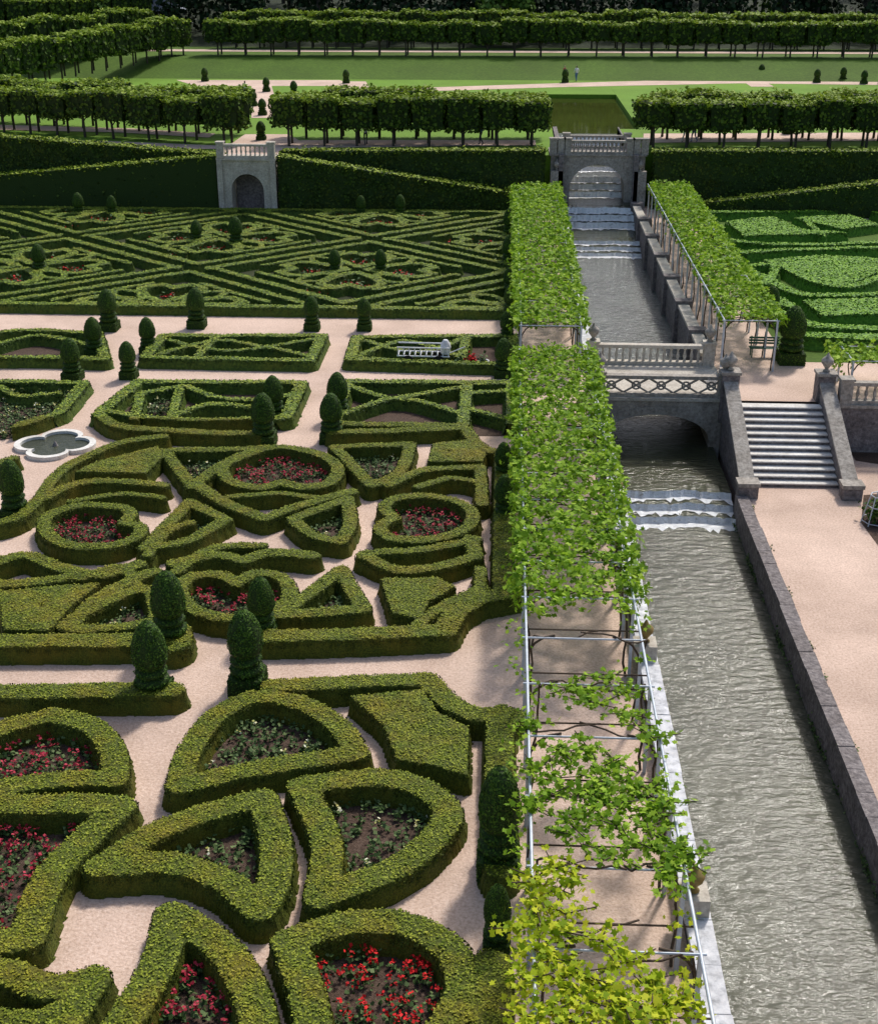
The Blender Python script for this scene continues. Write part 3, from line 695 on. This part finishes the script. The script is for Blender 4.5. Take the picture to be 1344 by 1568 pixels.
# ---------------- pergolas
VT=[(0,-.5),(.42,-.42),(.3,-.1),(.52,.22),(.16,.2),(0,.58),(-.16,.2),(-.52,.22),(-.3,-.1),(-.42,-.42)]
def pergola(x0,x1,y0,y1,step=2.15,zt=2.35):
    A=Acc();r=.035
    for x in (x0,x1): A.tube((x,y0,zt),(x,y1,zt),r,0)
    for y in np.arange(y0,y1+.01,step):
        A.tube((x0-.1,y,zt),(x1+.1,y,zt),.025,0)
        A.tube((x0-.05,y+step/2,zt-.35),(x1+.05,y+step/2,zt-.35),.02,1)
        A.box(x0-.04,x0+.04,y-.04,y+.04,0,zt,0);A.box(x1-.04,x1+.04,y-.04,y+.04,0,zt,0)
        for a,b in ((x0,x0+.7),(x1,x1-.7)):
            pts=[(a+(b-a)*(1-math.cos(t)),y+.05,zt-.75+.8*math.sin(t)) for t in np.linspace(0,math.pi/2,5)]
            for p,q in zip(pts[:-1],pts[1:]): A.tube(p,q,.03,1)
        for xs_,dr in ((x0,1),(x1,-1)):
            p=np.array([xs_+.08*dr,y+.1,0.]);
            for k in range(6):
                q=p+[rng.normal(0,.04),rng.normal(0,.04),zt/6];A.tube(p,q,.035-.002*k,1,5);p=q
            for k in range(6):
                q=p+[dr*.27,rng.normal(0,.13),rng.normal(0,.03)];A.tube(p,q,.022,1,5);p=q
    return A
def clump(A,c,n,s,size,mi):
    C=np.array(c)+rng.normal(0,1,(n,3))*np.array([s,s,s*.35]);A.leaves(C,(0,0,1),size,mi,VT,tilt=.5)
def densevine(A,x0,x1,y0,y1,zt,dens,size,mi=2,hole=.35,fade=0,relief=.13):
    n=int((x1-x0+.7)*(y1-y0)*dens);X=rng.uniform(x0-.35,x1+.35,n);Y=rng.uniform(y0,y1,n)
    edge=np.minimum(X-x0+.35,x1+.35-X)
    keep=(nz(X,Y,1.6,3)+.5*nz(X,Y,4.)+rng.normal(0,.22,n))>-hole-.75+(fade*np.clip((y0+fade-Y)/fade,0,1) if fade else 0)+1.5*np.clip(.45-edge,0,1);X=X[keep];Y=Y[keep]
    X=X+.14*nz(Y,X,2.5)
    Z=zt+.1+relief*nz(X,Y,2.2)+relief*.7*nz(X,Y,5,1)+rng.uniform(-.2,.16,len(X))
    A.leaves(np.column_stack([X,Y,Z]),(0,0,1),size,mi,VT,tilt=.5)
    for x in (x0-.15,x1+.15):
        m=int((y1-y0)*dens*.34);Y=rng.uniform(y0+fade*.5,y1,m);dz=np.abs(rng.normal(0,.32,m))*(1+nz(Y,Y*0,1.5))
        A.leaves(np.column_stack([x+rng.normal(0,.16,m)+.12*nz(Y,Y*0,3),Y,zt-dz*.8]),((-1 if x<(x0+x1)/2 else 1),0,.6),size,mi,VT)
A=pergola(.75,3.55,13,52.6)
densevine(A,.75,3.55,28.9,52.6,2.35,150,.16,hole=.16,fade=2.0,relief=.16)
for (u,v,m) in [(900,1060,2),(930,1040,2),(870,1055,2),(960,1092,2),(905,1075,2),(900,1145,2),(860,1150,2),(848,1192,2),(915,1178,2),(960,1200,2),(930,1230,2),(985,1245,2),(900,1250,2),(960,1282,2),(1005,1300,2),(940,1310,2),(850,1330,3),(872,1350,3),(818,1382,3),(850,1425,3),(818,1455,3),(920,1440,3),(960,1475,3),(1000,1500,3),(930,1512,3),(880,1522,3),(1045,1532,3),(900,1562,3),(960,1562,3),(808,1232,2),(820,1182,2),(1025,1342,2),(1000,1245,2),(1000,1130,2),(815,1110,2),(1010,1200,2),(1040,1310,2),(880,1280,2),(800,1500,3),(840,1540,3),(1020,1560,3),(800,1420,3),(890,1210,2),(940,1260,2),(960,1060,2),(910,1225,2),(930,1200,2),(1050,1300,2),(875,1265,2),(925,1215,2),(970,1215,2),(985,1270,2),(1020,1230,2),(830,1350,3),(865,1400,3),(840,1470,3),(950,1530,3),(985,1545,3),(910,1535,3),(1010,1530,3),(880,1490,3),(820,1560,3),(835,1220,2),(880,1165,2),(945,1170,2),(1030,1320,2),(950,1550,3)]:
    p=G(u,v,2.45);clump(A,p,40,.18,.13,m)
    for k in range(3):
        t=rng.uniform(0,6.28);q=p+np.array([.6*math.cos(t),.6*math.sin(t),rng.uniform(-.1,.15)]);A.tube(p,q,.012,1,5)
        C=p+(q-p)*rng.random((12,1))+rng.normal(0,.05,(12,3));A.leaves(C,(0,0,1),.125,m,VT,tilt=.5)
for (u,v) in [(805+rng.uniform(-18,15),v) for v in range(960,1568,26)]+[(975+(v-960)*.15,v) for v in range(960,1568,50)]:
    clump(A,G(u,v,2.2),16,.17,.12,3 if v>1330 else 2)
A.build('vine_pergola',[metal,wood,vine_leaf,vine_yel])
A=pergola(.85,3.5,56.2,92);densevine(A,.85,3.5,56.2,92,2.35,85,.19,hole=1.);A.build('vine_pergola',[metal,wood,vine_leaf,vine_yel])
A=pergola(9.95,12.3,57.5,93);densevine(A,10.3,12.4,57.5,93,2.35,85,.19,hole=.5);A.build('vine_pergola',[metal,wood,vine_leaf,vine_yel])
A=pergola(14.9,40,54.0,56.2,step=2.2,zt=1.6);densevine(A,14.6,40,53.9,56.6,1.5,70,.19,hole=2);A.build('vine_pergola',[metal,wood,vine_leaf,vine_yel])

# ---------------- fountain
fc=G(85,684,0);A=Acc()
t=np.linspace(0,2*np.pi,96,endpoint=False);rr=.85+.48*np.abs(np.cos(2*t))**.6
for k in range(96):
    a,b=t[k],t[(k+1)%96];ra,rb=rr[k],rr[(k+1)%96]
    f=lambda r,a,z:(fc[0]+r*math.cos(a),fc[1]+r*math.sin(a),z)
    A.hex([f(ra,a,0),f(rb,b,0),f(rb+.24,b,0),f(ra+.24,a,0),f(ra,a,.16),f(rb,b,.16),f(rb+.24,b,.16),f(ra+.24,a,.16)],0)
    A.add([f(0,a,.05),f(ra,a,.05),f(rb,b,.05)],[[0,1,2]],1)
A.lathe((fc[0],fc[1],.0),[(.14,0),(.08,.1),(.05,.2),(.02,.24)],10,2);A.build('stone_fountain',[tread,watdark,dstone])
# ---------------- handcart and pots
p=G(648,563,0);A=Acc();x,y=p[0],p[1]
for z in (.55,.95):
    for dy in (0,.8): A.tube((x-1.2,y+dy,z),(x+1.2,y+dy,z-.02),.035,0)
for k in range(10):
    xx=x-1.15+k*.255
    A.tube((xx,y,.55),(xx,y,.95),.025,0);A.tube((xx,y,.55),(xx,y+.8,.55),.025,0)
for sx in (-.7,.7):
    for dy in (-.08,.88): A.tube((x+sx,y+dy-.03,.3),(x+sx,y+dy+.03,.3),.3,1,14)
A.tube((x+1.2,y+.4,.6),(x+1.9,y+.4,.9),.03,0)
A.lathe((x+1.0,y+.3,.6),[(.2,0),(.26,.3),(.2,.5),(.1,.65)],10,2);A.build('garden_trailer',[wpaint,darkm,wcl])
for u,m in ((706,gpaint),(722,darkm),(739,wpaint)):
    p=G(u,566,0);A=Acc();A.lathe(p,[(.18,0),(.26,.35),(.3,.38),(.3,.44),(.24,.44),(.22,.36)],12,0)
    A.leaves(p+np.array([0,0,.5])+rng.normal(0,.13,(60,3)),(0,0,1),.12,1);A.build('plant_pot',[m,redfl if m is darkm else bedleaf])
p=G(1170,548,0);A=Acc();x,y=p[0],p[1]
for k in range(4): A.box(x-.7,x+.7,y+k*.11,y+k*.11+.08,.43,.46,0)
for k in range(3): A.box(x-.7,x+.7,y+.44,y+.47,.55+k*.13,.64+k*.13,0)
for sx in(-.62,.58):
    A.box(x+sx,x+sx+.05,y,y+.05,0,.429,0);A.box(x+sx,x+sx+.05,y+.38,y+.43,0,.95,0)
A.build('park_bench',[gpaint])
p=G(1342,800,-2);A=Acc();x,y=p[0],p[1]
for k in range(8):
    t=k*math.pi/4;A.tube((x+.6*math.cos(t),y+.6*math.sin(t),-2),(x+.35*math.cos(t),y+.35*math.sin(t),-.9),.025,0,5)
    for z,r in ((-1.9,.58),(-1.3,.44),(-.9,.35)):
        t2=t+math.pi/4;A.tube((x+r*math.cos(t),y+r*math.sin(t),z),(x+r*math.cos(t2),y+r*math.sin(t2),z),.02,0,5)
A.leaves(np.array([x,y,-1.6])+rng.normal(0,.25,(400,3)),(0,0,1),.12,1);A.build('iron_plant_support',[metal,yew_leaf])
A=Acc()
A.add([G(1322,758,-1.99),G(1318,800,-1.99),G(1344,835,-1.99),G(1420,835,-1.99),G(1420,750,-1.99)],[[0,1,2,3,4]]);A.build('planting_soil',[soil])
A=Acc();A.add([G(1296,684,-1.985),G(1420,684,-1.985),G(1420,722,-1.985),G(1310,705,-1.985)],[[0,1,2,3]]);A.build('planting_soil',[soil])

# ---------------- people
def person(loc,head,mats,h=1.7,stride=.25):
    J=dict(pel=(0,0,.93),ch=(0,0,1.2),nk=(0,.0,1.45),hd=(0,.02,1.58),ht=(0,.02,1.70),
      lh=(.1,0,.9),lk=(.11,stride*.6,.5),la=(.11,stride*.5,.08),lt=(.12,stride*.5+.16,.03),
      rh=(-.1,0,.9),rk=(-.11,-stride*.1,.5),ra=(-.11,-stride,.1),rt=(-.12,-stride+.15,.03),
      ls=(.19,0,1.4),le=(.25,-.08,1.13),lw=(.25,.03,.88),lf=(.25,.08,.77),rs=(-.19,0,1.4),re=(-.25,.06,1.13),rw=(-.24,.2,.95),rf=(-.23,.28,.88))
    R=dict(pel=.15,ch=.15,nk=.06,hd=.095,ht=.075,lh=.1,lk=.065,la=.045,lt=.035,rh=.1,rk=.065,ra=.045,rt=.035,ls=.065,le=.045,lw=.03,lf=.03,rs=.065,re=.045,rw=.03,rf=.03)
    E=[('pel','ch'),('ch','nk'),('nk','hd'),('hd','ht'),('pel','lh'),('lh','lk'),('lk','la'),('la','lt'),('pel','rh'),('rh','rk'),('rk','ra'),('ra','rt'),('ch','ls'),('ls','le'),('le','lw'),('lw','lf'),('ch','rs'),('rs','re'),('re','rw'),('rw','rf')]
    ks=list(J);me=bpy.data.meshes.new('body');me.from_pydata([J[k] for k in ks],[(ks.index(a),ks.index(b)) for a,b in E],[])
    o=bpy.data.objects.new('tmp',me);bpy.context.scene.collection.objects.link(o)
    md=o.modifiers.new('s','SKIN');
    for i,k in enumerate(ks): me.skin_vertices[0].data[i].radius=(R[k],R[k]*.85);me.skin_vertices[0].data[i].use_root=(i==0)
    sb=o.modifiers.new('u','SUBSURF');sb.levels=1
    dg=bpy.context.evaluated_depsgraph_get();m2=bpy.data.meshes.new_from_object(o.evaluated_get(dg));bpy.data.objects.remove(o)
    for m in mats:m2.materials.append(m)
    for p in m2.polygons:
        c=p.center;i=2 if c.z<.95 else 1
        if c.z<.95 and abs(c.x)>.19: i=0
        if c.z>1.47: i=3 if (c.z>1.66 or c.y<-.02) else 0
        if c.z<.07:i=3
        p.material_index=i;p.use_smooth=True
    q=bpy.data.objects.new('person',m2);q.location=loc;q.rotation_euler=(0,0,head);q.scale=(h/1.74,)*3;bpy.context.scene.collection.objects.link(q)
for u,v,z,a,sh,tr in [(882,124,3.6,.5,wcl,blue),(864,124,3.6,2.4,redc,dkc),(736,221,3.6,1.2,blue,dkc),(1062,217,3.6,2.,redc,blue),(1048,217,3.6,-1.,dkc,wcl),(560,221,3.6,.3,wcl,dkc),(376,150,3.6,0,wcl,wcl)]:
    person(tuple(G(u,v,z)),a,[skinm,sh,tr,hairm])

# ---------------- camera, light
cam=bpy.data.cameras.new('camera');co=bpy.data.objects.new('camera',cam);bpy.context.scene.collection.objects.link(co)
cam.sensor_fit='HORIZONTAL';cam.sensor_width=36;cam.lens=36*FP/1344;cam.clip_end=3000;cam.clip_start=.1
co.location=(0,0,HC);co.rotation_euler=(math.pi/2-PITCH,0,YAW);bpy.context.scene.camera=co
EL=math.radians(49);AZ=math.radians(24)
sd=Vector((math.sin(AZ)*math.cos(EL),math.cos(AZ)*math.cos(EL),math.sin(EL)))
l=bpy.data.lights.new('sun','SUN');l.energy=3.2;l.angle=math.radians(6);l.color=(1,.96,.9)
lo=bpy.data.objects.new('sun',l);lo.rotation_euler=sd.to_track_quat('Z','Y').to_euler();bpy.context.scene.collection.objects.link(lo)
w=bpy.data.worlds.new('World');bpy.context.scene.world=w;w.use_nodes=True;nt=w.node_tree
s=nt.nodes.new('ShaderNodeTexSky');s.sky_type='NISHITA';s.sun_disc=False;s.sun_elevation=EL;s.sun_rotation=AZ;s.air_density=1.;s.dust_density=3.
nt.links.new(s.outputs[0],nt.nodes['Background'].inputs[0]);nt.nodes['Background'].inputs[1].default_value=.15
bpy.context.scene.view_settings.view_transform='Standard';bpy.context.scene.view_settings.look='None'
